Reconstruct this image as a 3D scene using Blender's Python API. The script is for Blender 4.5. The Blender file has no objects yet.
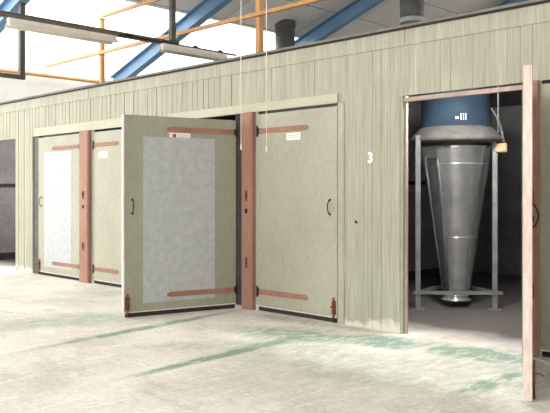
import bpy, bmesh, math, random
from mathutils import Vector, Matrix
random.seed(7)
PI = math.pi
C = bpy.context.scene.collection
sc = bpy.context.scene

# ------------------------------------------------------------------ materials
def lin(c):
    return tuple(((v/255)/12.92 if v/255 <= .04045 else ((v/255+.055)/1.055)**2.4) for v in c) + (1,)

def node(nt, t, **kw):
    n = nt.nodes.new(t)
    for k, v in kw.items(): setattr(n, k, v)
    return n

def mixc(nt, a, b, fac, blend='MIX'):
    m = node(nt, 'ShaderNodeMix', data_type='RGBA', blend_type=blend)
    for s, v in ((6, a), (7, b), (0, fac)):
        if isinstance(v, (tuple, float, int)): m.inputs[s].default_value = v
        else: nt.links.new(v, m.inputs[s])
    return m.outputs[2]

def ramp(nt, src, lo, hi, a=0.0, b=1.0):
    r = node(nt, 'ShaderNodeMapRange'); r.clamp = True
    r.inputs[1].default_value, r.inputs[2].default_value = lo, hi
    r.inputs[3].default_value, r.inputs[4].default_value = a, b
    nt.links.new(src, r.inputs[0]); return r.outputs[0]

def noise(nt, vec, scale, detail=4, stretch=(1,1,1), rough=.55):
    mp = node(nt, 'ShaderNodeMapping'); mp.inputs[3].default_value = stretch
    nt.links.new(vec, mp.inputs[0])
    n = node(nt, 'ShaderNodeTexNoise'); n.inputs['Scale'].default_value = scale
    n.inputs['Detail'].default_value = detail; n.inputs['Roughness'].default_value = rough
    nt.links.new(mp.outputs[0], n.inputs['Vector']); return n.outputs[0]

def base_mat(name):
    m = bpy.data.materials.new(name); m.use_nodes = True
    nt = m.node_tree; b = nt.nodes['Principled BSDF']
    geo = node(nt, 'ShaderNodeNewGeometry')
    return m, nt, b, geo.outputs['Position']

def mat(name, col, col2=None, rough=.6, metal=0.0, scale=3.0, stretch=(1,1,1), fine=.12, bump=.1, wear=None, wear_at=.62, spec=.3):
    """paint / metal with two tone blotches, fine grain and optional wear spots"""
    m, nt, b, pos = base_mat(name)
    c1 = lin(col); c2 = lin(col2 or tuple(v*.86 for v in col))
    n1 = noise(nt, pos, scale, 5, stretch)
    out = mixc(nt, c1, c2, ramp(nt, n1, .35, .68))
    n2 = noise(nt, pos, scale*14, 3, stretch)
    g = ramp(nt, n2, .3, .7, 1-fine, 1+fine)
    cm = node(nt, 'ShaderNodeCombineColor')
    for i in range(3): nt.links.new(g, cm.inputs[i])
    out = mixc(nt, out, cm.outputs[0], 1.0, 'MULTIPLY')
    if wear:
        n3 = noise(nt, pos, scale*4.3, 6, stretch, .65)
        out = mixc(nt, out, lin(wear), ramp(nt, n3, wear_at, wear_at+.06))
    nt.links.new(out, b.inputs['Base Color'])
    b.inputs['Roughness'].default_value = rough; b.inputs['Metallic'].default_value = metal
    b.inputs['Specular IOR Level'].default_value = spec
    if bump:
        bp = node(nt, 'ShaderNodeBump'); bp.inputs['Strength'].default_value = bump; bp.inputs['Distance'].default_value = .01
        nt.links.new(n2, bp.inputs['Height']); nt.links.new(bp.outputs[0], b.inputs['Normal'])
    return m

M = {}
M['door'] = mat('green_grey_door_paint', (150,150,132), (140,141,123), .55, scale=1.6, stretch=(1,1,.5), fine=.07)
M['door_pale'] = mat('pale_green_door_paint', (163,160,142), (152,150,133), .55, scale=1.4, stretch=(1,1,.5), fine=.07)
M['edge'] = mat('bare_pale_wood_edge', (218,205,195), (202,180,169), .7, scale=5, stretch=(1,1,.12), fine=.15, wear=(226,216,204), wear_at=.6)
M['pink'] = mat('pinkish_primer_wood', (178,158,146), (152,132,122), .7, scale=4, stretch=(.3,1,.3), fine=.15)
M['red'] = mat('faded_red_post_paint', (156,118,102), (138,101,86), .65, scale=2.5, stretch=(1,1,.3), fine=.12, wear=(172,146,130), wear_at=.68)
M['strap'] = mat('faded_red_strap_paint', (156,112,96), (140,98,83), .6, scale=4, fine=.1, wear=(180,140,122), wear_at=.7)
M['galv'] = mat('galvanised_sheet', (176,178,178), (160,163,165), .6, .1, scale=13, fine=.2, bump=.05, spec=.5)
M['nail'] = mat('grey_nail_heads', (196,196,190), (150,150,146), .5, .5, scale=30)
M['cone'] = mat('spangled_zinc', (236,238,240), (204,207,210), .22, .84, scale=6, fine=.16, bump=.015, spec=.5)
def brushed(m):
    nt = m.node_tree; b = nt.nodes['Principled BSDF']
    tg = node(nt, 'ShaderNodeTangent', direction_type='RADIAL', axis='Z')
    b.inputs['Anisotropic'].default_value = .9; b.inputs['Anisotropic Rotation'].default_value = ANI
    nt.links.new(tg.outputs[0], b.inputs['Tangent'])
ANI = .25
brushed(M['cone'])
M['cone_dark'] = mat('zinc_dark_reflection', (138,142,146), (116,120,124), .32, .9, scale=6, fine=.12, bump=.04)  # the hatch's dark reflection is put into this darker zinc colour
M['blue_drum'] = mat('blue_drum_paint', (38,58,74), (30,46,60), .8, scale=4, fine=.08, wear=(96,112,122), wear_at=.7)
M['dusty'] = mat('dusty_grey_steel', (104,103,99), (84,83,80), .8, .1, scale=6, fine=.14)
M['steel'] = mat('grey_steel', (128,130,130), (106,108,110), .55, .3, scale=6, fine=.12)
M['dark_steel'] = mat('dark_grey_steel', (96,94,88), (76,74,70), .6, .3, scale=6, fine=.12)
M['black'] = mat('black_iron', (34,32,30), (48,40,34), .5, .5, scale=12, fine=.2)
M['rust'] = mat('rusty_iron', (128,76,50), (92,58,42), .8, .2, scale=18, fine=.25, wear=(168,140,118), wear_at=.66)
M['beam'] = mat('blue_beam_paint', (112,144,174), (98,130,160), .45, scale=2.5, fine=.06, wear=(136,156,174), wear_at=.7)
M['orange'] = mat('orange_steel_paint', (206,156,100), (188,136,82), .5, scale=3, fine=.08)
M['trunk'] = mat('grey_brown_trunking', (116,108,98), (98,92,84), .55, .2, scale=5, fine=.1)
M['white_metal'] = mat('white_reflector_enamel', (226,220,208), (214,206,192), .4, scale=6, fine=.05)
M['tube'] = mat('unlit_white_tube', (240,240,236), (232,232,228), .25, scale=6, fine=.02, bump=0)
M['duct'] = mat('dull_grey_duct', (104,103,100), (84,84,82), .6, .35, scale=5, fine=.15)
M['cord'] = mat('white_cotton_cord', (236,232,220), (222,216,204), .8, scale=20, fine=.05)
M['white_paint'] = mat('white_number_paint', (246,244,236), (238,236,226), .6, scale=20, fine=.04)
M['sticker'] = mat('white_sticker', (232,224,220), (222,214,210), .5, scale=20, fine=.04, bump=0)
M['sticker_red'] = mat('red_sticker_print', (168,66,62), (150,60,58), .5, scale=20, fine=.05, bump=0)
M['sticker_pink'] = mat('faint_red_print', (214,170,166), (205,160,156), .5, scale=20, fine=.05, bump=0)
M['box'] = mat('yellowed_plastic', (176,160,128), (150,132,102), .6, scale=14, fine=.15)
M['trim_pale'] = mat('pale_lintel_paint', (180,175,156), (168,163,143), .6, scale=3, stretch=(.4,1,1), fine=.1)
M['cap'] = mat('roof_edge_sheet', (120,116,106), (100,96,88), .6, .2, scale=5, fine=.1)
M['edge_gap'] = mat('black_edge_and_gap_shade', (44,42,40), (56,52,48), .9, scale=5, fine=.15)  # black for plank backing, cap lines and painted gap shade
M['chamber'] = mat('sooty_chamber_lining', (140,138,136), (120,118,117), .9, scale=1.2, fine=.14, wear=(164,160,156), wear_at=.7)
M['chamber_rail'] = mat('dark_chamber_rail', (58,54,52), (44,42,42), .8, scale=4, fine=.2)
M['hall_wall'] = mat('white_hall_wall', (228,226,220), (220,218,212), .8, scale=1.2, fine=.04)

def plank_material():
    m, nt, b, pos = base_mat('green_grey_plank_paint')
    sep = node(nt, 'ShaderNodeSeparateXYZ'); nt.links.new(pos, sep.inputs[0])
    dv = node(nt, 'ShaderNodeMath', operation='DIVIDE'); dv.inputs[1].default_value = .125
    nt.links.new(sep.outputs[0], dv.inputs[0])
    fl = node(nt, 'ShaderNodeMath', operation='FLOOR'); nt.links.new(dv.outputs[0], fl.inputs[0])
    wn = node(nt, 'ShaderNodeTexWhiteNoise', noise_dimensions='1D'); nt.links.new(fl.outputs[0], wn.inputs['W'])
    col = mixc(nt, lin((163,161,143)), lin((154,152,135)), wn.outputs['Value'])
    n1 = noise(nt, pos, 1.1, 5)
    col = mixc(nt, col, lin((156,152,134)), ramp(nt, n1, .45, .65, 0, .7))
    # vertical grain and scratches
    gr = noise(nt, pos, 9, 5, (4,1,.16), .7)
    g = ramp(nt, gr, .28, .72, .74, 1.2)
    cm = node(nt, 'ShaderNodeCombineColor')
    for i in range(3): nt.links.new(g, cm.inputs[i])
    col = mixc(nt, col, cm.outputs[0], 1.0, 'MULTIPLY')
    sc_ = noise(nt, pos, 9, 4, (6,1,.10), .6)
    col = mixc(nt, col, lin((212,208,190)), ramp(nt, sc_, .64, .70, 0, .6))
    # limewashed splash just above the floor (dirt with its own ragged shape)
    sp = noise(nt, pos, 5, 5)
    ad = node(nt, 'ShaderNodeMath', operation='MULTIPLY_ADD'); ad.inputs[1].default_value = .5
    nt.links.new(sp, ad.inputs[0]); nt.links.new(sep.outputs[2], ad.inputs[2])
    col = mixc(nt, col, lin((214,210,196)), ramp(nt, ad.outputs[0], .36, .28, 0, .7))
    nt.links.new(col, b.inputs['Base Color']); b.inputs['Roughness'].default_value = .6
    b.inputs['Specular IOR Level'].default_value = .3
    bp = node(nt, 'ShaderNodeBump'); bp.inputs['Strength'].default_value = .25; bp.inputs['Distance'].default_value = .01
    nt.links.new(gr, bp.inputs['Height']); nt.links.new(bp.outputs[0], b.inputs['Normal'])
    return m
M['plank'] = plank_material()

def ceiling_material():
    m, nt, b, pos = base_mat('pale_grey_roof_boards')
    sep = node(nt, 'ShaderNodeSeparateXYZ'); nt.links.new(pos, sep.inputs[0])
    cb = node(nt, 'ShaderNodeCombineXYZ')
    nt.links.new(sep.outputs[1], cb.inputs[0]); nt.links.new(sep.outputs[0], cb.inputs[1])
    br = node(nt, 'ShaderNodeTexBrick')
    nt.links.new(cb.outputs[0], br.inputs['Vector'])
    br.inputs['Scale'].default_value = 1; br.inputs['Mortar Size'].default_value = .012
    br.inputs['Brick Width'].default_value = 2.4; br.inputs['Row Height'].default_value = 1.2
    br.inputs['Color1'].default_value = lin((230,227,220)); br.inputs['Color2'].default_value = lin((222,218,211))
    br.inputs['Mortar'].default_value = lin((120,116,110))
    n1 = noise(nt, pos, 1.3, 5)
    col = mixc(nt, br.outputs['Color'], lin((208,204,196)), ramp(nt, n1, .45, .7, 0, .6))
    n2 = noise(nt, pos, 14, 5)
    col = mixc(nt, col, lin((190,186,178)), ramp(nt, n2, .56, .72, 0, .5))
    nt.links.new(col, b.inputs['Base Color']); b.inputs['Roughness'].default_value = .9
    return m
M['ceiling'] = ceiling_material()

# camera maths (only used to work out where the floor stains lie, in metres)
F, HZ, CX, CH, CY = 740.0, 192.0, 275.0, 1.55, -6.7
def ground(px, py):
    t = F*CH/(py-HZ); r = (px-CX)/F
    return Vector((-.7071*(1-r)*t, .7071*(1+r)*t+CY, 0))

def floor_material():
    m, nt, b, pos = base_mat('dusty_concrete')
    n1 = noise(nt, pos, .9, 6, (1,1,1), .6)
    col = mixc(nt, lin((226,220,212)), lin((200,193,184)), ramp(nt, n1, .38, .64))
    n2 = noise(nt, pos, 5, 6, (1.6,.5,1), .65)
    col = mixc(nt, col, lin((236,232,226)), ramp(nt, n2, .5, .72, 0, .7))
    n4 = noise(nt, pos, 3.1, 8, (.7,1.3,1), .7)
    col = mixc(nt, col, lin((176,166,152)), ramp(nt, n4, .55, .68, 0, .6))
    n3 = noise(nt, pos, 22, 4)
    g = ramp(nt, n3, .25, .75, .82, 1.14)
    cm = node(nt, 'ShaderNodeCombineColor')
    for i in range(3): nt.links.new(g, cm.inputs[i])
    col = mixc(nt, col, cm.outputs[0], 1.0, 'MULTIPLY')
    # green paint-dust stains, and one patch painting in weaker light: soft streaks and patches with ragged edges
    def streak(p, q, w, s):
        a, c = ground(*p), ground(*q); d = c-a
        return ((a+c)/2, math.atan2(d.y, d.x), d.length/2*1.08, w, s)
    def patch(x, y, rx, ry, rot, s): return (ground(x, y), rot, rx, ry, s)
    ST = [streak((112,381),(338,328),.11,1.9), streak((14,353),(244,309),.12,1.35), streak((215,352),(345,331),.20,.8),
          streak((335,334),(430,348),.42,1.6), streak((410,345),(560,364),.42,1.5), streak((215,330),(350,333),.16,.8), patch(100,318,.8,.5,.4,.55), patch(180,300,.8,.3,.8,.4), streak((250,313),(345,328),.22,.8),
          streak((436,404),(536,366),.16,1.1), patch(300,335,1.0,.5,.3,1.1), patch(372,343,.6,.22,.0,1.3), patch(330,352,.9,.5,.2,.6), patch(470,352,1.3,.4,.0,.8),
          patch(60,322,1.5,.5,1.2,.6), patch(205,345,.9,.3,.9,.45), patch(110,293,1.2,.5,.6,.5),
          patch(500,385,.6,.3,.6,.6), patch(430,372,2.4,1.2,.5,.5), patch(420,345,1.6,.4,.1,.5), patch(290,352,1.4,.6,.2,.4)]  # the broadest patch paints in the dimmer light at right
    warp = noise(nt, pos, 2.2, 5)
    acc = None
    for (c, rot, rx, ry, s) in ST:
        mp = node(nt, 'ShaderNodeMapping', vector_type='TEXTURE')
        mp.inputs[1].default_value = (c.x, c.y, 0); mp.inputs[2].default_value = (0,0,rot); mp.inputs[3].default_value = (rx, ry, 1)
        nt.links.new(pos, mp.inputs[0])
        gr = node(nt, 'ShaderNodeTexGradient', gradient_type='SPHERICAL'); nt.links.new(mp.outputs[0], gr.inputs[0])
        o = ramp(nt, gr.outputs['Fac'], 0, .6, 0, s)
        if acc is None: acc = o
        else:
            mx = node(nt, 'ShaderNodeMath', operation='MAXIMUM'); nt.links.new(acc, mx.inputs[0]); nt.links.new(o, mx.inputs[1]); acc = mx.outputs[0]
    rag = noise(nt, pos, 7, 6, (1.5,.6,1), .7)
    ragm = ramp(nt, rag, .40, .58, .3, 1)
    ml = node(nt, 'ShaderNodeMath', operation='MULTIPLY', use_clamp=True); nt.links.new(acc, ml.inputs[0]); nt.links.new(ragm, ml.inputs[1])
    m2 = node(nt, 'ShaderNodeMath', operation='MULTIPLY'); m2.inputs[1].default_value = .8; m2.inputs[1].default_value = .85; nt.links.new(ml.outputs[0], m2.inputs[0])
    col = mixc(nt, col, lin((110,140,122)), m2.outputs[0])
    # dimness of the chamber floor painted in, darker beyond the threshold
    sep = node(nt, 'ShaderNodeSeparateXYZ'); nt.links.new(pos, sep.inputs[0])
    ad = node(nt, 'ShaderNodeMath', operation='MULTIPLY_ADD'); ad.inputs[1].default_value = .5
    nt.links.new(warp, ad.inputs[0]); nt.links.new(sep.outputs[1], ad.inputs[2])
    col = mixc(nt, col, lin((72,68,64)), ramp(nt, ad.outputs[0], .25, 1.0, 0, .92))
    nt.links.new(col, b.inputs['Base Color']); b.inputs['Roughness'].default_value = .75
    b.inputs['Specular IOR Level'].default_value = .25
    bp = node(nt, 'ShaderNodeBump'); bp.inputs['Strength'].default_value = .15; bp.inputs['Distance'].default_value = .01
    nt.links.new(n3, bp.inputs['Height']); nt.links.new(bp.outputs[0], b.inputs['Normal'])
    return m
M['floor'] = floor_material()

def skylight_material():
    m = bpy.data.materials.new('translucent_roof_sheet'); m.use_nodes = True
    nt = m.node_tree; nt.nodes.clear()
    out = node(nt, 'ShaderNodeOutputMaterial'); mx = node(nt, 'ShaderNodeMixShader'); mx.inputs[0].default_value = .2
    t = node(nt, 'ShaderNodeBsdfTransparent'); t.inputs[0].default_value = (.97,.98,.97,1)
    d = node(nt, 'ShaderNodeBsdfTranslucent'); d.inputs[0].default_value = (.9,.9,.88,1)
    nt.links.new(t.outputs[0], mx.inputs[1]); nt.links.new(d.outputs[0], mx.inputs[2]); nt.links.new(mx.outputs[0], out.inputs[0])
    return m
M['skylight'] = skylight_material()

# ------------------------------------------------------------------ mesh helpers
def box(bm, x0, x1, y0, y1, z0, z1, mi=0, mat4=None):
    vs = [bm.verts.new(v) for v in ((x0,y0,z0),(x1,y0,z0),(x1,y1,z0),(x0,y1,z0),(x0,y0,z1),(x1,y0,z1),(x1,y1,z1),(x0,y1,z1))]
    if mat4 is not None:
        for v in vs: v.co = mat4 @ v.co
    fs = [bm.faces.new([vs[i] for i in f]) for f in ((0,3,2,1),(4,5,6,7),(0,1,5,4),(1,2,6,5),(2,3,7,6),(3,0,4,7))]
    for f in fs: f.material_index = mi
    return vs

def beam(bm, a, b, w, h, mi=0, up=Vector((0,0,1))):
    a, b = Vector(a), Vector(b); d = (b-a); L = d.length; d.normalize()
    s = d.cross(up)
    if s.length < 1e-4: s = d.cross(Vector((0,1,0)))
    s.normalize(); u = s.cross(d)
    m = Matrix((d, s, u)).transposed().to_4x4(); m.translation = a
    box(bm, 0, L, -w/2, w/2, -h/2, h/2, mi, m)

def tube(bm, pts, r, n=8, cap=True):
    pts = [Vector(p) for p in pts]; rings = []
    for i, p in enumerate(pts):
        d = (pts[min(i+1, len(pts)-1)] - pts[max(i-1, 0)]).normalized()
        ref = Vector((0,0,1)) if abs(d.z) < .9 else Vector((1,0,0))
        s = d.cross(ref).normalized(); u = s.cross(d)
        rr = r[i] if isinstance(r, (list, tuple)) else r
        rings.append([bm.verts.new(p + (s*math.cos(2*PI*k/n) + u*math.sin(2*PI*k/n))*rr) for k in range(n)])
    for A, B in zip(rings, rings[1:]):
        for k in range(n):
            f = bm.faces.new((A[k], A[(k+1)%n], B[(k+1)%n], B[k])); f.smooth = True
    if cap: bm.faces.new(list(reversed(rings[0]))); bm.faces.new(rings[-1])

def lathe(bm, prof, n=48, c=(0,0), smooth=True):
    rings = []
    for r, z in prof:
        rings.append([bm.verts.new((c[0]+r*math.cos(2*PI*k/n), c[1]+r*math.sin(2*PI*k/n), z)) for k in range(n)])
    for A, B in zip(rings, rings[1:]):
        for k in range(n):
            f = bm.faces.new((A[k], A[(k+1)%n], B[(k+1)%n], B[k])); f.smooth = smooth
    bm.faces.new(list(reversed(rings[0]))); bm.faces.new(rings[-1])

def obj(name, bm, m, parent=None, bevel=0.0, kind=None):
    bmesh.ops.recalc_face_normals(bm, faces=bm.faces)
    me = bpy.data.meshes.new(name); bm.to_mesh(me); bm.free()
    for x in (m if isinstance(m, (list, tuple)) else [m]): me.materials.append(x)
    o = bpy.data.objects.new(name, me); C.objects.link(o)
    if parent is not None: o.parent = parent
    if bevel:
        bv = o.modifiers.new('bevel', 'BEVEL'); bv.width = bevel; bv.segments = 2; bv.limit_method = 'ANGLE'
    if kind: o['kind'] = kind
    return o

def tag(o, label, cat, group=None, kind=None):
    o['label'] = label; o['category'] = cat
    if group: o['group'] = group
    if kind: o['kind'] = kind
    return o

def thing(name, label, cat, loc=(0,0,0), rz=0.0, group=None, kind=None):
    o = bpy.data.objects.new(name, None); C.objects.link(o); o.empty_display_size = .2
    o.location = loc; o.rotation_euler = (0,0,rz)
    return tag(o, label, cat, group, kind)

def B(): return bmesh.new()
def boxes(*bs):
    bm = B()
    for b in bs: box(bm, *b)
    return bm

# ------------------------------------------------------------------ setting
X_EAVE, X_RIDGE, Y0, Y1 = -16.6, 2.2, -17.0, 17.0
def roof(x): return 10.11 + .34*x
XS = -13.3                                        # edge between skylight and solid roof
TOP = 3.34

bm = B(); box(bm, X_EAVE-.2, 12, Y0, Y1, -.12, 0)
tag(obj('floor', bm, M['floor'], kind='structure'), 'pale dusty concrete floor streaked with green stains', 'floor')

bm = B()
def roof_slab(bm, xa, xb, ya, yb, th):
    vs = [bm.verts.new(v) for v in ((xa,ya,roof(xa)),(xb,ya,roof(xb)),(xb,yb,roof(xb)),(xa,yb,roof(xa)),
                                    (xa,ya,roof(xa)+th),(xb,ya,roof(xb)+th),(xb,yb,roof(xb)+th),(xa,yb,roof(xa)+th))]
    for f in ((0,3,2,1),(4,5,6,7),(0,1,5,4),(1,2,6,5),(2,3,7,6),(3,0,4,7)): bm.faces.new([vs[i] for i in f])
roof_slab(bm, XS, -8.4, Y0, Y1, .12); roof_slab(bm, -8.4, -3.4, -7.0, Y1, .12); roof_slab(bm, -3.4, X_RIDGE, Y0, Y1, .12)
tag(obj('ceiling', bm, M['ceiling'], kind='structure'), 'sloping pale grey boarded roof underside above the wooden wall', 'ceiling')
bm = B(); roof_slab(bm, X_EAVE-.2, XS, Y0, Y1, .02)
tag(obj('window_1', bm, M['skylight'], kind='structure'), 'long translucent white skylight along the low side of the roof', 'skylight')

bm = B(); roof_slab(bm, -8.4, -3.4, Y0, -7.0, .02)  # unseen skylight added to bring light down onto the floor
tag(obj('added_roof_skylight', bm, M['skylight'], kind='structure'), 'unseen translucent skylight added in the roof to light the open floor', 'skylight')
bm = B(); box(bm, X_EAVE-.2, X_EAVE, -1.0, Y1, 0, roof(X_EAVE)); box(bm, X_EAVE-.2, X_EAVE, Y0, -1.0, 0, .5)
tag(obj('wall_left', bm, M['hall_wall'], kind='structure'), 'bright white outer wall seen over the far end of the wooden wall', 'wall')
bm = B(); box(bm, X_EAVE-.12, X_EAVE-.1, Y0, -1.0, .5, roof(X_EAVE))  # unseen side glazing added to let daylight in from the left
tag(obj('added_side_glazing', bm, M['skylight'], kind='structure'), 'tall unseen glazing added to the outer wall for daylight from the left', 'window')
bm = B(); box(bm, 12, 12.2, Y0, Y1, 0, 7.6)
tag(obj('wall_right', bm, M['hall_wall'], kind='structure'), 'white hall wall to the right, outside the picture', 'wall')
bm = B()
vs = [bm.verts.new(v) for v in ((X_RIDGE,Y0,roof(X_RIDGE)),(12.2,Y0,7.5),(12.2,Y1,7.5),(X_RIDGE,Y1,roof(X_RIDGE)),(X_RIDGE,Y0,roof(X_RIDGE)+.12),(12.2,Y0,7.62),(12.2,Y1,7.62),(X_RIDGE,Y1,roof(X_RIDGE)+.12))]
for f in ((0,3,2,1),(4,5,6,7),(0,1,5,4),(1,2,6,5),(2,3,7,6),(3,0,4,7)): bm.faces.new([vs[i] for i in f])
tag(obj('ceiling_right', bm, M['ceiling'], kind='structure'), 'far slope of the roof, outside the picture', 'ceiling')
bm = B(); box(bm, X_EAVE, 12, Y1-.1, Y1, 0, 4.2)
tag(obj('wall_back', bm, M['hall_wall'], kind='structure'), 'white far wall of the hall behind the drying chambers', 'wall')

# --- kiln front: planks with open joints over a dark backing
LINT = 2.60
OPEN = [(-15.35,-13.93), (-13.22,-11.49), (-11.04,-9.74), (-8.87,-7.29), (-7.01,-5.65), (-4.765,-3.24), (-3.155,-1.66), (.3, 1.8)]
bm = B()
def in_open(a, b): return any(a < q-.01 and b > p+.01 for p, q in OPEN)
X_A, X_B = -16.4, 3.0
x = X_A
k = 0
cuts = sorted({X_A, X_B} | {v for p in OPEN for v in p})
for p, q in zip(cuts, cuts[1:]):
    z0 = LINT if in_open(p, q) else 0.0
    # dark backing
    box(bm, p, q, .035, .06, z0, TOP-.02, 1)
    n = max(1, round((q-p)/.125)); w = (q-p)/n
    for i in range(n):
        a = p+i*w; c = a+w
        k += 1
        left = a < -7.6
        # board pairs: an open dark joint every second board on the left, tight joints on the right
        g = (.015 if k % 2 else .004) if left else (.0065 if k % 7 == 0 else .0016)
        dy = random.uniform(-.004, .003) if left else random.uniform(-.0012, .001)
        zt = TOP-.19
        box(bm, a+g/2, c-g/2, dy, .04, z0 if z0 else .0, zt, 0)
# fascia along the top, in lengths
x = X_A
while x < X_B:
    L = min(random.uniform(2.2, 3.6), X_B-x)
    box(bm, x+.003, x+L-.003, -.012, .04, TOP-.195, TOP-.02, 0); x += L
wall = obj('wall_front', bm, [M['plank'], M['edge_gap']], kind='structure')
tag(wall, 'green-grey wall of vertical planks with the drying chamber doorways in it', 'wall')

# number 3 painted on the planks
cu = bpy.data.curves.new('number', 'FONT'); cu.body = '3'; cu.size = .165; cu.offset = .007; cu.extrude = .001; cu.align_x = 'CENTER'
cu.space_character = 1
to = bpy.data.objects.new('tmp_number', cu); C.objects.link(to)
bpy.context.view_layer.update()
me = bpy.data.meshes.new_from_object(to.evaluated_get(bpy.context.evaluated_depsgraph_get()))
bpy.data.objects.remove(to)
me.materials.clear(); me.materials.append(M['white_paint'])
num = bpy.data.objects.new('painted_number', me); C.objects.link(num); num.parent = wall
num.location = (-5.165, -.0085, 1.885); num.rotation_euler = (PI/2, 0, 0); num.scale = (.92, 1.0, 1)
num['label'] = 'white painted number 3'

bm = B(); tube(bm, [(-5.36,-.001,1.20),(-5.36,-.03,1.20),(-5.36,-.034,1.225)], .009, 8); obj('peg', bm, M['black'], wall)
# cap along the top edge
bm = B(); box(bm, X_A, X_B, -.035, .10, TOP-.022, TOP-.004, 1); box(bm, X_A, X_B, -.05, .10, TOP-.004, TOP+.024, 0); box(bm, X_A, X_B, -.02, .10, TOP+.024, TOP+.034, 1)
tag(obj('trim_1', bm, [M['cap'], M['edge_gap']], kind='structure'), 'thin dark capping strip along the top of the plank wall', 'trim')

# lintels
def lintel(name, xa, xb, z0, z1, label, m='trim_pale', y0=-.022, y1=.03):
    bm = B(); box(bm, xa, xb, y0, y1-.031+.0, z0, z1)
    return tag(obj(name, bm, M[m], bevel=.004, kind='structure'), label, 'lintel')
lintel('trim_2', -13.12, -9.66, 2.60, 2.75, 'pale lintel board over the far pair of doors')
lintel('trim_3', -8.95, -5.64, 2.60, 2.715, 'pale lintel board over the doors beside the number 3')
bm = B(); box(bm, -4.72, -3.26, .008, .06, 2.535, 2.582)
tag(obj('trim_4', bm, M['pink'], bevel=.004, kind='structure'), 'pinkish timber head across the top of the open doorway', 'lintel')
bm = B(); box(bm, -4.765, -4.725, .004, .10, 0, 2.6)
tag(obj('trim_5', bm, M['door'], bevel=.003, kind='structure'), 'green-grey jamb board at the left of the open doorway', 'door jamb')
bm = B(); box(bm, -4.725, -4.70, .03, .062, 0, 2.535)
tag(obj('trim_12', bm, M['pink'], bevel=.003, kind='structure'), 'worn pinkish stop strip at the left of the open doorway', 'door jamb')
bm = B(); box(bm, -5.642, -5.55, -.012, -.004, 0.0, 2.6)
# cover strip between the closed door and the plank wall
tag(obj('trim_6', bm, M['door_pale'], bevel=.003, kind='structure'), 'narrow green cover strip between the closed door and the planks', 'trim')
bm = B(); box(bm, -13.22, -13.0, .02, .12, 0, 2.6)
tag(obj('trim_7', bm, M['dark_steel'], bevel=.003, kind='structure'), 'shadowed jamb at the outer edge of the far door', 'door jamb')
bm = B(); box(bm, -13.94, -13.87, .0, .16, 0, 2.6)
bm2 = bm
tag(obj('trim_8', bm2, M['plank'], bevel=.003, kind='structure'), 'green jamb of the dark opening at the far left', 'door jamb')

# red posts between the doors
def red_post(name, xa, xb, label):
    bm = B(); box(bm, xa, xb, -.062, .12, 0, 2.60); box(bm, xa+.02, xb-.02, -.070, -.06, .02, 2.58)
    p = tag(obj(name, bm, M['red'], bevel=.006, kind='structure'), label, 'post')
    xm = (xa+xb)/2
    for z in (1.50, .62):
        bm = B(); box(bm, xm-.02, xm+.02, -.076, -.068, z-.07, z+.07); box(bm, xm-.008, xm+.008, -.09, -.074, z-.02, z+.05)
        obj('latch_plate', bm, M['rust'], p)
    bm = B(); box(bm, xm-.02, xm+.02, -.08, -.068, 1.27, 1.33)
    obj('keeper', bm, M['black'], p)
    return p
red_post('trim_9', -11.42, -11.12, 'faded red post between the two far doors')
red_post('trim_10', -7.27, -7.06, 'faded red post between the wide open door and the closed door')
red_post('trim_11', -3.26, -3.165, 'faded red post behind the door seen edge-on at right')

tag(obj('hinge_gap_shade', boxes((-7.45, -7.272, .0, .05, .03, 2.6)), M['edge_gap'], kind='structure'), 'black strip painting in the dark gap between the wide open door and its red post', 'trim')  # black strip added to keep the gap into the chamber dark
# chamber shell behind the front
def struct(name, bs, m, label, cat):
    return tag(obj(name, boxes(*bs), M[m], kind='structure'), label, cat)
KX = [-16.45, -11.6, -7.55, -2.9, 3.0]
struct('ceiling_chamber', [(KX[0], KX[-1], .1, 6.2, 3.16, 3.28)], 'chamber', 'dark ceiling inside the drying chambers', 'ceiling')
struct('wall_chamber_back', [(KX[0], KX[-1], 6.2, 6.3, 0, 3.28)], 'chamber', 'dark back wall inside the drying chambers', 'wall')
for i, x in enumerate(KX):
    if i == 0: lab = 'end wall of the chambers at the far left'
    elif i == 2: lab = 'dark grey side wall behind the metal cone in the open chamber'
    elif i == 1: lab = 'dark partition inside the far chambers'
    elif i == 3: lab = 'dark partition behind the red post at right'
    else: lab = 'end wall of the chambers at the right, outside the picture'
    bs = [(x-.05, x+.05, .13, 6.2, 0, 3.16)]
    w = struct('wall_chamber_%d' % (i+1), bs, 'chamber', lab, 'wall')
    obj('rail', boxes((x+.05, x+.085, .2, 6.15, 1.68, 1.74)), M['chamber_rail'], w)
    obj('skirting', boxes((x+.05, x+.09, .2, 6.15, 0.0, .16)), M['chamber_rail'], w)

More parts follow.
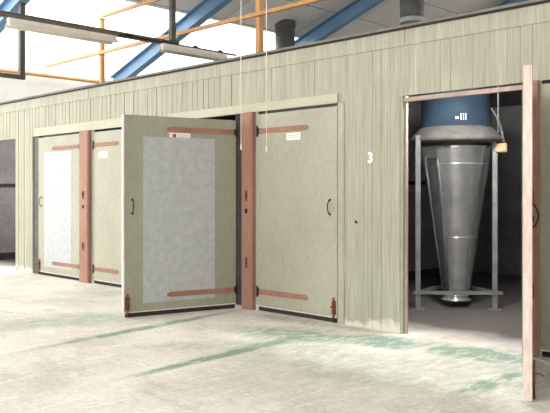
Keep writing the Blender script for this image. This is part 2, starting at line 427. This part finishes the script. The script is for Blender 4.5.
# ------------------------------------------------------------------ doors
def door(loc, rz, s, width, label, sheet=None, sticker=None, pale=False, strap=.95, bolt=True, handle=True, ztop=2.565, zbot=.07, hinges=True, edge_low=None):
    """local x runs from the hinge to the free edge, outside face towards s*y"""
    T = .055
    d = thing('chamber_door', label, 'door', loc, rz, 'hinged doors of the drying chambers', 'thing')
    def bx(bm, x0, x1, o0, o1, z0, z1, mi=0):
        y0, y1 = sorted((s*o0, s*o1)); box(bm, x0, x1, y0, y1, z0, z1, mi)
    m = M['door_pale'] if pale else M['door']
    bm = B(); bx(bm, 0, width-.012, -T, 0, zbot, ztop); obj('door_leaf', bm, m, d, .003)
    bm = B(); bx(bm, width-.012, width+.006, -T-.004, .0035, edge_low if edge_low else zbot-.01, ztop+.004); obj('edge_strip', bm, m if pale else M['edge'], d, .004)
    bm = B(); bx(bm, .0, width-.012, -T+.004, .002, zbot-.014, zbot); obj('bottom_rail', bm, M['edge'], d)
    bm = B(); bx(bm, .01, width-.03, -T+.012, -.010, .004, zbot-.014); obj('under_door_shade', bm, M['edge_gap'], d)  # black strip painting in the shade under the door
    if sheet:
        a, c, z0, z1 = sheet
        bm = B(); bx(bm, a, c, .0, .003, z0, z1); sh = obj('metal_sheet', bm, M['galv'], d)
        bm = B()
        nx = int((c-a)/.07); nz = int((z1-z0)/.07)
        for i in range(nx+1):
            for z in (z0+.02, z1-.02): bx(bm, a+(c-a)*i/nx-.005+.0, a+(c-a)*i/nx+.005, .003, .006, z-.005, z+.005)
        for i in range(1, nz):
            for xx in (a+.018, c-.018): bx(bm, xx-.005, xx+.005, .003, .006, z0+(z1-z0)*i/nz-.005, z0+(z1-z0)*i/nz+.005)
        obj('nail_row', bm, M['nail'], sh, kind='stuff')
    for z in (2.345, .25) if hinges else ():
        bm = B(); bx(bm, .02, strap, .003, .011, z-.033, z+.033); bx(bm, strap-.005, strap+.03, .003, .009, z-.02, z+.02)
        st = obj('hinge_strap', bm, M['strap'], d, .002)
        for i in range(6):
            xx = .12+(strap-.18)*i/5; bm = B(); bx(bm, xx-.009, xx+.009, .010, .016, z-.009, z+.009)
            obj('bolt_head', bm, M['strap'], st)
        bm = B(); tube(bm, [(-.012, s*.004, z-.07), (-.012, s*.004, z+.07)], .012, 10)
        bx(bm, -.015, .03, .0, .012, z-.04, z+.04)
        obj('hinge_knuckle', bm, M['black'], d)
    if sticker:
        a, c, z0, z1, red = sticker
        bm = B(); bx(bm, a, c, .0, .0025, z0, z1); stk = obj('sticker', bm, M['sticker'], d)
        w = c-a; h = z1-z0
        if red:
            bm = B(); tube(bm, [(c-w*.24, s*.0025, (z0+z1)/2), (c-w*.24, s*.0036, (z0+z1)/2)], h*.33, 16)
            obj('print', bm, M['sticker_red'], stk)
        bm = B()
        for j in range(2): bx(bm, a+w*.08, c-w*(.45 if red else .1), .0025, .0034, z0+h*(.3+.3*j), z0+h*(.42+.3*j))
        obj('print', bm, M['sticker_pink'], stk)
    if handle:
        hx = width-.11; z = 1.37
        pts = [(hx, s*.004, z-.085), (hx, s*.022, z-.078)] + [(hx, s*(.022+.028*math.sin(PI*t/10)), z-.078+.156*t/10) for t in range(1, 10)] + [(hx, s*.022, z+.078), (hx, s*.004, z+.085)]
        bm = B(); tube(bm, pts, .0065, 8)
        for dz in (-.085, .085): tube(bm, [(hx, s*.0, z+dz), (hx, s*.006, z+dz)], .015, 10)
        obj('handle', bm, M['black'], d)
    if bolt:
        bxx = width-.045
        bm = B(); bx(bm, bxx-.028, bxx+.028, .0, .008, .10, .26); bx(bm, bxx-.022, bxx+.022, .008, .026, .12, .15); bx(bm, bxx-.022, bxx+.022, .008, .026, .21, .24)
        bo = obj('drop_bolt', bm, M['rust'], d)
        bm = B(); tube(bm, [(bxx, s*.017, .012), (bxx, s*.017, .30)], .009, 8)
        tube(bm, [(bxx, s*.017, .20), (bxx+.012, s*.05, .205), (bxx+.016, s*.09, .19)], .007, 8); obj('bolt_rod', bm, M['rust'], bo)
    return d

SHEET = (.27, 1.31, .17, 2.27)
# far pair
door((-11.49, -.004, 0), PI, 1, 1.49, 'closed far door with grey metal sheet, left of the far red post', (.28, 1.27, .17, 2.28), pale=True)
door((-11.04, -.004, 0), 0, -1, 1.33, 'closed plain far door half hidden behind the wide open door', None, (.16, .42, 2.12, 2.22, False), pale=True, strap=.72)
# near pair: left leaf swung wide open, right leaf closed
ang = math.atan2(-1.50, -.39)
door((-7.355, -.085, 0), ang, 1, 1.55, 'wide open green door with large grey metal sheet, swung out towards the camera', (.31, 1.30, .165, 2.245), (.66, .95, 2.23, 2.305, True), strap=.95, ztop=2.505)
door((-7.01, -.004, 0), 0, -1, 1.35, 'closed plain green door just left of the number 3', None, (.52, .76, 2.20, 2.29, False), pale=True, strap=.86)
# right pair: left leaf open and seen edge-on, right leaf mostly out of frame
ang = math.atan2(-1.44, .735)
door((-3.23, -.11, 0), ang, 1, 1.56, 'open door seen edge-on at right with worn pinkish edge', (.28, 1.28, .17, 2.28), ztop=2.485, edge_low=.005)
door((-3.155, -.004, 0), 0, -1, 1.49, 'sliver of a closed green door at the right border of the photo', (.085, 1.2, .17, 2.28), pale=True, hinges=False)

# ------------------------------------------------------------------ cyclone on its tripod
cx, cy = -5.38, 2.16
t = thing('cyclone_hopper', 'tall tapering galvanised cone under a blue drum on grey tripod frame in the open chamber', 'hopper', (cx, cy, 0))
bm = B(); lathe(bm, [(.165,.13),(.172,.14),(.462,2.13),(.470,2.135),(.470,2.165),(.455,2.17)], 64); cone = obj('cone', bm, M['cone'], t)
bm = B(); lathe(bm, [(.20,.085),(.20,.105),(.168,.112),(.168,.15),(.176,.155),(.178,.165)], 48)
obj('outlet', bm, M['cone'], t)
# view side direction: camera stands along (5.38,-8.86)
ca = math.atan2(CY-cy, 0-cx)
def cone_r(z): return .172+(.462-.172)*(z-.14)/(2.13-.14)
bm = B()
a0, a1 = ca-math.radians(62), ca-math.radians(30)
rows = []
for i in range(13):
    z = .22+(2.0-.22)*i/12; rr = cone_r(z)+.006
    rows.append([bm.verts.new((rr*math.cos(a0+(a1-a0)*j/6), rr*math.sin(a0+(a1-a0)*j/6), z)) for j in range(7)])
for A, D in zip(rows, rows[1:]):
    for j in range(6): bm.faces.new((A[j], A[j+1], D[j+1], D[j])).smooth = True
hatch = obj('hatch_panel', bm, M['cone_dark'], t)
sm = hatch.modifiers.new('thick', 'SOLIDIFY'); sm.thickness = .005; sm.offset = -1
for a in (a0, a1):
    bm = B(); tube(bm, [((cone_r(z)+.010)*math.cos(a), (cone_r(z)+.010)*math.sin(a), z) for z in (.2, .8, 1.4, 2.02)], .007, 6)
    obj('seam', bm, M['steel'], hatch)
for i in range(24):
    z = .26+1.7*i/23
    for a in (a0+.05, a1-.05):
        p = Vector(((cone_r(z)+.008)*math.cos(a), (cone_r(z)+.008)*math.sin(a), z)); nrm = Vector((math.cos(a), math.sin(a), 0))
        bm = B(); tube(bm, [p, p+nrm*.006], .006, 6); obj('rivet', bm, M['steel'], hatch)
for zr in (.95, 1.92):
    bm = B(); lathe(bm, [(cone_r(zr)+.001, zr-.006), (cone_r(zr)+.004, zr-.004), (cone_r(zr)+.004, zr+.004), (cone_r(zr)+.001, zr+.006)], 64)
    obj('seam_band', bm, M['cone'], cone)
bm = B(); lathe(bm, [(.40,2.165),(.40,2.20),(.52,2.205),(.61,2.215),(.63,2.23),(.63,2.27),(.57,2.33),(.51,2.39),(.475,2.42)], 64)
obj('collar', bm, M['dusty'], t)
bm = B(); lathe(bm, [(.475,2.42),(.475,2.432),(.462,2.437),(.462,2.84),(.475,2.845),(.475,2.86),(.44,2.90),(.2,2.98),(.16,3.0),(.16,3.15)], 64)
drum = obj('drum', bm, M['blue_drum'], t)
# white mark on the drum: a small emblem and three upright bars, wrapped on the curve
def on_drum(bm, u, z, w, h):
    a = ca+u/.462
    c0, s0 = math.cos(a), math.sin(a); mtx = Matrix(((c0, -s0, 0, .462*c0), (s0, c0, 0, .462*s0), (0, 0, 1, z), (0,0,0,1)))
    box(bm, -.004, .003, -w/2, w/2, -h/2, h/2, 0, mtx)
bm = B()
for i in range(3): on_drum(bm, .066+i*.031, 2.53, .009, .085)
for i in range(3): on_drum(bm, .0+i*.015, 2.518, .007, .026 if i % 2 else .036)
on_drum(bm, .015, 2.515, .036, .007)
obj('painted_mark', bm, M['white_paint'], drum)
LEG = [(-5.59-cx, 1.57-cy), (-4.85-cx, 2.25-cy), (-5.78-cx, 2.75-cy)]
for lx, ly in LEG:
    bm = B(); a = math.atan2(ly, lx); mtx = Matrix.Translation((lx, ly, 0)) @ Matrix.Rotation(ca+PI/2, 4, 'Z')
    box(bm, -.033, .033, -.033, .033, .012, 2.30, 0, mtx); lg = obj('leg', bm, M['steel'], t, .004)
    bm = B(); box(bm, -.085, .085, -.075, .075, 0, .012, 0, mtx)
    obj('foot_plate', bm, M['steel'], lg)
    bm = B(); v = Vector((lx, ly, 2.27)); beam(bm, v, v*1.0+Vector((-lx, -ly, 0)).normalized()*.22, .05, .05); obj('bracket', bm, M['steel'], t)
for i, j in ((0,1), (1,2), (2,0)):
    bm = B(); a = Vector((*LEG[i], .225)); b = Vector((*LEG[j], .225))
    d = (b-a).normalized(); off = Vector((0,0,0))
    if (i, j) == (0, 1):
        off = Vector((math.cos(ca), math.sin(ca), 0))*.045; a = a-d*.06; b = b+d*.10
    beam(bm, a+off, b+off, .02, .045); obj('brace', bm, M['steel'], t)
# small junction box fixed to the right leg, with conduit and flexible cable of its own
lx, ly = LEG[1]
right = Vector((-math.sin(ca), math.cos(ca), 0))
if right.dot(Vector((1,1,0))) < 0: right = -right
toward = Vector((math.cos(ca), math.sin(ca), 0))
p = Vector((lx, ly, 2.13)) + right*.075 + toward*.02
bm = B(); mtx = Matrix.Translation(p) @ Matrix.Rotation(ca+PI/2, 4, 'Z')
box(bm, -.075, .075, -.035, .035, -.06, .06, 0, mtx); box(bm, -.068, .068, -.042, -.03, -.052, .052, 0, mtx)
jb = obj('junction_box', bm, M['box'], t, .006)
for dx in (-.035, .035):
    bm = B(); tube(bm, [mtx @ Vector((dx, 0, .058)), mtx @ Vector((dx, 0, .10))], .018, 10); obj('cable_gland', bm, M['rust'], jb)
bm = B(); tube(bm, [mtx @ Vector((-.035, 0, .09)), mtx @ Vector((-.035, 0, .6)), mtx @ Vector((-.035, 0, 1.02))], .012, 8)
obj('conduit', bm, M['steel'], t)
bm = B()
q0 = toward*.20 + right*.45 + Vector((0,0,2.66)); q1 = mtx @ Vector((.035, 0, .09))
pts = []
for i in range(13):
    u = i/12; v = q0.lerp(q1, u); v += right*(0.02*math.sin(PI*u)) + Vector((0,0,.03*math.sin(PI*u))); pts.append(v)
tube(bm, pts, .016, 8); obj('flexible_cable', bm, M['dusty'], t)

# ------------------------------------------------------------------ roof steel and ducts
def i_beam(name, y, label, xa=-16.4, xb=1.6):
    bm = B(); H, W = .34, .20
    a = Vector((xa, y, roof(xa)-.02-H/2)); b = Vector((xb, y, roof(xb)-.02-H/2))
    d = (b-a).normalized(); up = Vector((-d.z, 0, d.x))
    beam(bm, a, b, .014, H)
    beam(bm, a-up*(H/2-.011), b-up*(H/2-.011), W, .022); beam(bm, a+up*(H/2-.011), b+up*(H/2-.011), W, .022)
    o = obj(name, bm, M['beam'])
    return tag(o, label, 'beam', 'blue roof beams')
i_beam('roof_beam', -.1, 'blue steel roof beam in the top left corner')
i_beam('roof_beam', 3.84, 'blue steel roof beam rising behind the hanging light rail')
i_beam('roof_beam', 7.55, 'blue steel roof beam between the two grey ducts')
i_beam('roof_beam', 12.1, 'furthest blue roof beam, a sliver above the open doorway')

def duct(y, x, z1, r, label):
    d = thing('duct', label, 'duct', (x, y, 0), 0, 'grey roof ducts')
    bm = B(); z0 = 3.28; lathe(bm, [(r, z0), (r, roof(x)-.02)], 32)
    p = obj('pipe', bm, M['duct'], d)
    z = z0+.5
    while z < roof(x)-.3:
        bm = B(); lathe(bm, [(r+.001, z-.012), (r+.008, z), (r+.001, z+.012)], 32); z += .55
        obj('joint_ring', bm, M['duct'], p)
    bm = B(); zz = roof(x)
    lathe(bm, [(r+.008, zz-.10), (r+.02, zz-.05), (r+.025, zz-.02), (r+.01, zz+.06)], 32)
    obj('roof_collar', bm, M['dark_steel'], d)
    return p
duct(6.51, -12.86, 6, .245, 'grey round duct left of centre, standing behind the plank wall')
_p = duct(6.2, -8.87, 6, .25, 'grey round duct with pale band, above the left end of the open doorway')

bm = B(); lathe(bm, [(.251,5.06),(.262,5.07),(.262,5.15),(.251,5.16)], 32); obj('clamp_band', bm, M['galv'], _p)
# orange frame: two posts and two rails parallel to the wall
f = thing('overhead_frame', 'orange steel frame of posts and rails standing behind the plank wall', 'steel frame', (-12, 2, 3.28))
def rel(o): o.matrix_parent_inverse = f.matrix_basis.inverted(); return o
bpy.context.view_layer.update()
for i, x in enumerate((-14.05, -9.1)):
    bm = B(); zt = roof(x)-.01
    if i == 0:
        box(bm, x-.045, x+.045, 1.98, 2.07, 3.28, 5.30); o = rel(obj('post', bm, M['orange'], f))
        bm = B(); box(bm, x-.05, x+.05, 1.975, 2.075, 5.30, zt); u = obj('upper_post', bm, M['dark_steel'], o); u['label'] = 'dark grey upper length of post'
    else:
        box(bm, x-.05, x+.05, 1.98, 2.08, 3.28, zt); rel(obj('post', bm, M['orange'], f))
for z in (4.56, 5.34):
    bm = B(); xe = -16.45 if z < 5 else (z-10.11)/.34+.15
    box(bm, xe if z < 5 else -13.9, -3.0, 1.92, 1.98, z-.032, z+.032); rel(obj('rail', bm, M['orange'], f))

# orange eaves pipe along the far outer wall
bm = B(); tube(bm, [(-16.38, y, 4.33) for y in (-8, 0, 8)], .04, 10)
tag(obj('eaves_pipe', bm, M['orange']), 'thin orange pipe along the bright outer wall at far left', 'pipe')

# hanging steel bracket under the first beam
h = thing('hanging_bracket', 'dark steel hanger below the blue beam in the top left corner', 'hanger', (-13.47, -.1, 3.76))
bm = B(); box(bm, -.05, .05, -.05, .05, 0, roof(-13.47)-.36-3.76); obj('upright', bm, M['dark_steel'], h)
bm = B(); box(bm, -.04, .04, -2.2, .06, -.05, .03); obj('foot_bar', bm, M['dark_steel'], h)
bm = B(); box(bm, -.03, .03, -1.02, -.95, .0, roof(-13.47)-.4-3.76); obj('tie_rod', bm, M['rust'], h)

# ------------------------------------------------------------------ light rail and lamps
X0 = -10.82
lr = thing('light_rail', 'long grey-brown trunking rail hanging above the plank wall at left', 'rail', (X0, 0, 4.2))
bm = B(); box(bm, -.035, .035, -6.0, 1.55, .0, .075); box(bm, -.055, .055, -6.0, 1.55, .066, .08); obj('trunking', bm, M['trunk'], lr)
bm = B(); box(bm, -.045, .045, 1.44, 1.53, .03, roof(X0)-4.21); obj('hanger', bm, M['dark_steel'], lr)
bm = B(); box(bm, -.055, .055, 1.40, 1.60, .0, .10); obj('hanger_bracket', bm, M['dark_steel'], lr)
bm = B(); box(bm, -.045, .045, -5.0, -4.92, .03, roof(X0)-4.21); obj('hanger', bm, M['dark_steel'], lr)
ct = thing('cable_track', 'thin black track continuing the light rail over the plank wall', 'rail', (X0+.1, .3, 4.2))
bm = B(); box(bm, -.02, .02, 0, 2.65, -.005, .025); obj('track', bm, M['black'], ct)
for y in (.15, .9, 1.6, 2.2):
    bm = B(); box(bm, -.015, .015, y, y+.09, .025, .055); obj('clip', bm, M['black'], ct)
for y in (.2, 1.16):
    bm = B(); box(bm, -.044, .0, y, y+.06, .0, .03); obj('cross_arm', bm, M['black'], ct)
def lamp(x, y0, y1, label):
    l = thing('strip_light', label, 'strip light', (x, (y0+y1)/2, 4.0645 if x < X0+.05 else 4.059), 0, 'unlit fluorescent strip lights on the light rail')
    L = (y1-y0)/2
    bm = B(); box(bm, -.045, .045, -L, L, .08, .135); obj('housing', bm, M['white_metal'], l, .004)
    for s in (-1, 1):
        bm = B(); vs = [bm.verts.new(v) for v in ((s*.03,-L,.085),(s*.03,L,.085),(s*.115,L,.0),(s*.115,-L,.0),(s*.03,-L,.092),(s*.03,L,.092),(s*.122,L,.004),(s*.122,-L,.004))]
        for fc in ((0,1,2,3),(4,7,6,5),(0,4,5,1),(1,5,6,2),(2,6,7,3),(3,7,4,0)): bm.faces.new([vs[i] for i in fc])
        obj('reflector', bm, M['white_metal'], l)
    bm = B(); tube(bm, [(0, -L+.03, .045), (0, L-.03, .045)], .019, 12); obj('tube', bm, M['tube'], l)
    for s in (-1, 1):
        bm = B(); box(bm, -.02, .02, s*(L-.02)-.012, s*(L-.02)+.012, .02, .085); obj('lamp_holder', bm, M['white_metal'], l)
    return l
lamp(X0, -1.62, .28, 'long white strip light under the grey-brown rail at the upper left')
lamp(X0+.1, 1.18, 2.68, 'shorter white strip light under the thin black track, right of the steel hanger')

# bulkhead lamps, unseen, added in both open chambers to brighten them
M['glow'] = bpy.data.materials.new('added_lamp_glow'); M['glow'].use_nodes = True
_b = M['glow'].node_tree.nodes['Principled BSDF']; _b.inputs['Emission Color'].default_value = (1,.98,.95,1); _b.inputs['Emission Strength'].default_value = 180
def fill(x, label):
    bl = thing('fill_lamp', label, 'lamp', (x, .42, 3.16), 0, 'unseen lamps added inside the drying chambers')
    bm = B(); box(bm, -.35, .35, -.07, .07, -.05, 0); obj('housing', bm, M['white_metal'], bl, .004)
    bm = B(); tube(bm, [(-.32,0,-.09), (.32,0,-.09)], .04, 12); obj('added_lamp_diffuser', bm, M['glow'], bl)
fill(-4.28, 'added unseen bulkhead lamp on the chamber ceiling just inside the open doorway at right')
fill(-14.4, 'added unseen bulkhead lamp on the chamber ceiling inside the dark opening at far left')

# pull cords in front of the wall
def cord(px, py, y, label):
    r = (px-CX)/F; tt = (y-CY)/(.7071*(1+r)); x = -.7071*(1-r)*tt; zb = CH+(HZ-py)/F*tt
    c = thing('pull_cord', label, 'cord', (x, y, zb), 0, 'thin white pull cords')
    bm = B(); tube(bm, [(0,0,.08), (0,0,(roof(x)-zb)/2), (0,0,roof(x)-zb)], .0055, 6); obj('string', bm, M['cord'], c)
    bm = B(); lathe(bm, [(.004,0),(.011,.01),(.010,.06),(.004,.085)], 12); obj('toggle', bm, M['cord'], c)
cord(241, 150, -.35, 'thin white cord hanging over the red post beside the wide open door')
cord(266.5, 152, -.35, 'thin white cord hanging in front of the closed plain door')

# ------------------------------------------------------------------ light
w = bpy.data.worlds.new('sky'); sc.world = w; w.use_nodes = True
bg = w.node_tree.nodes['Background']; bg.inputs[0].default_value = (1.0, 1.0, 1.0, 1); bg.inputs[1].default_value = 1.0

sc.view_settings.view_transform = 'Standard'; sc.view_settings.look = 'None'
sc.view_settings.gamma = 1; sc.view_settings.use_curve_mapping = False
sc.view_settings.exposure = 1.75

sl = bpy.data.lights.new('low_sun_haze', 'SUN'); sl.energy = .9; sl.angle = math.radians(50); sl.color = (1,1,1)
so = bpy.data.objects.new('low_sun_haze', sl); C.objects.link(so)
so.rotation_euler = Vector((1.0, .55, -.55)).to_track_quat('-Z', 'Y').to_euler()

# ------------------------------------------------------------------ camera
cam = bpy.data.cameras.new('camera'); co = bpy.data.objects.new('camera', cam); C.objects.link(co)
co.location = (0, CY, CH); co.rotation_euler = (PI/2, 0, PI/4)
cam.sensor_width = 36; cam.sensor_fit = 'HORIZONTAL'; cam.lens = 36*F/550; cam.shift_y = -(206.5-HZ)/550
sc.camera = co
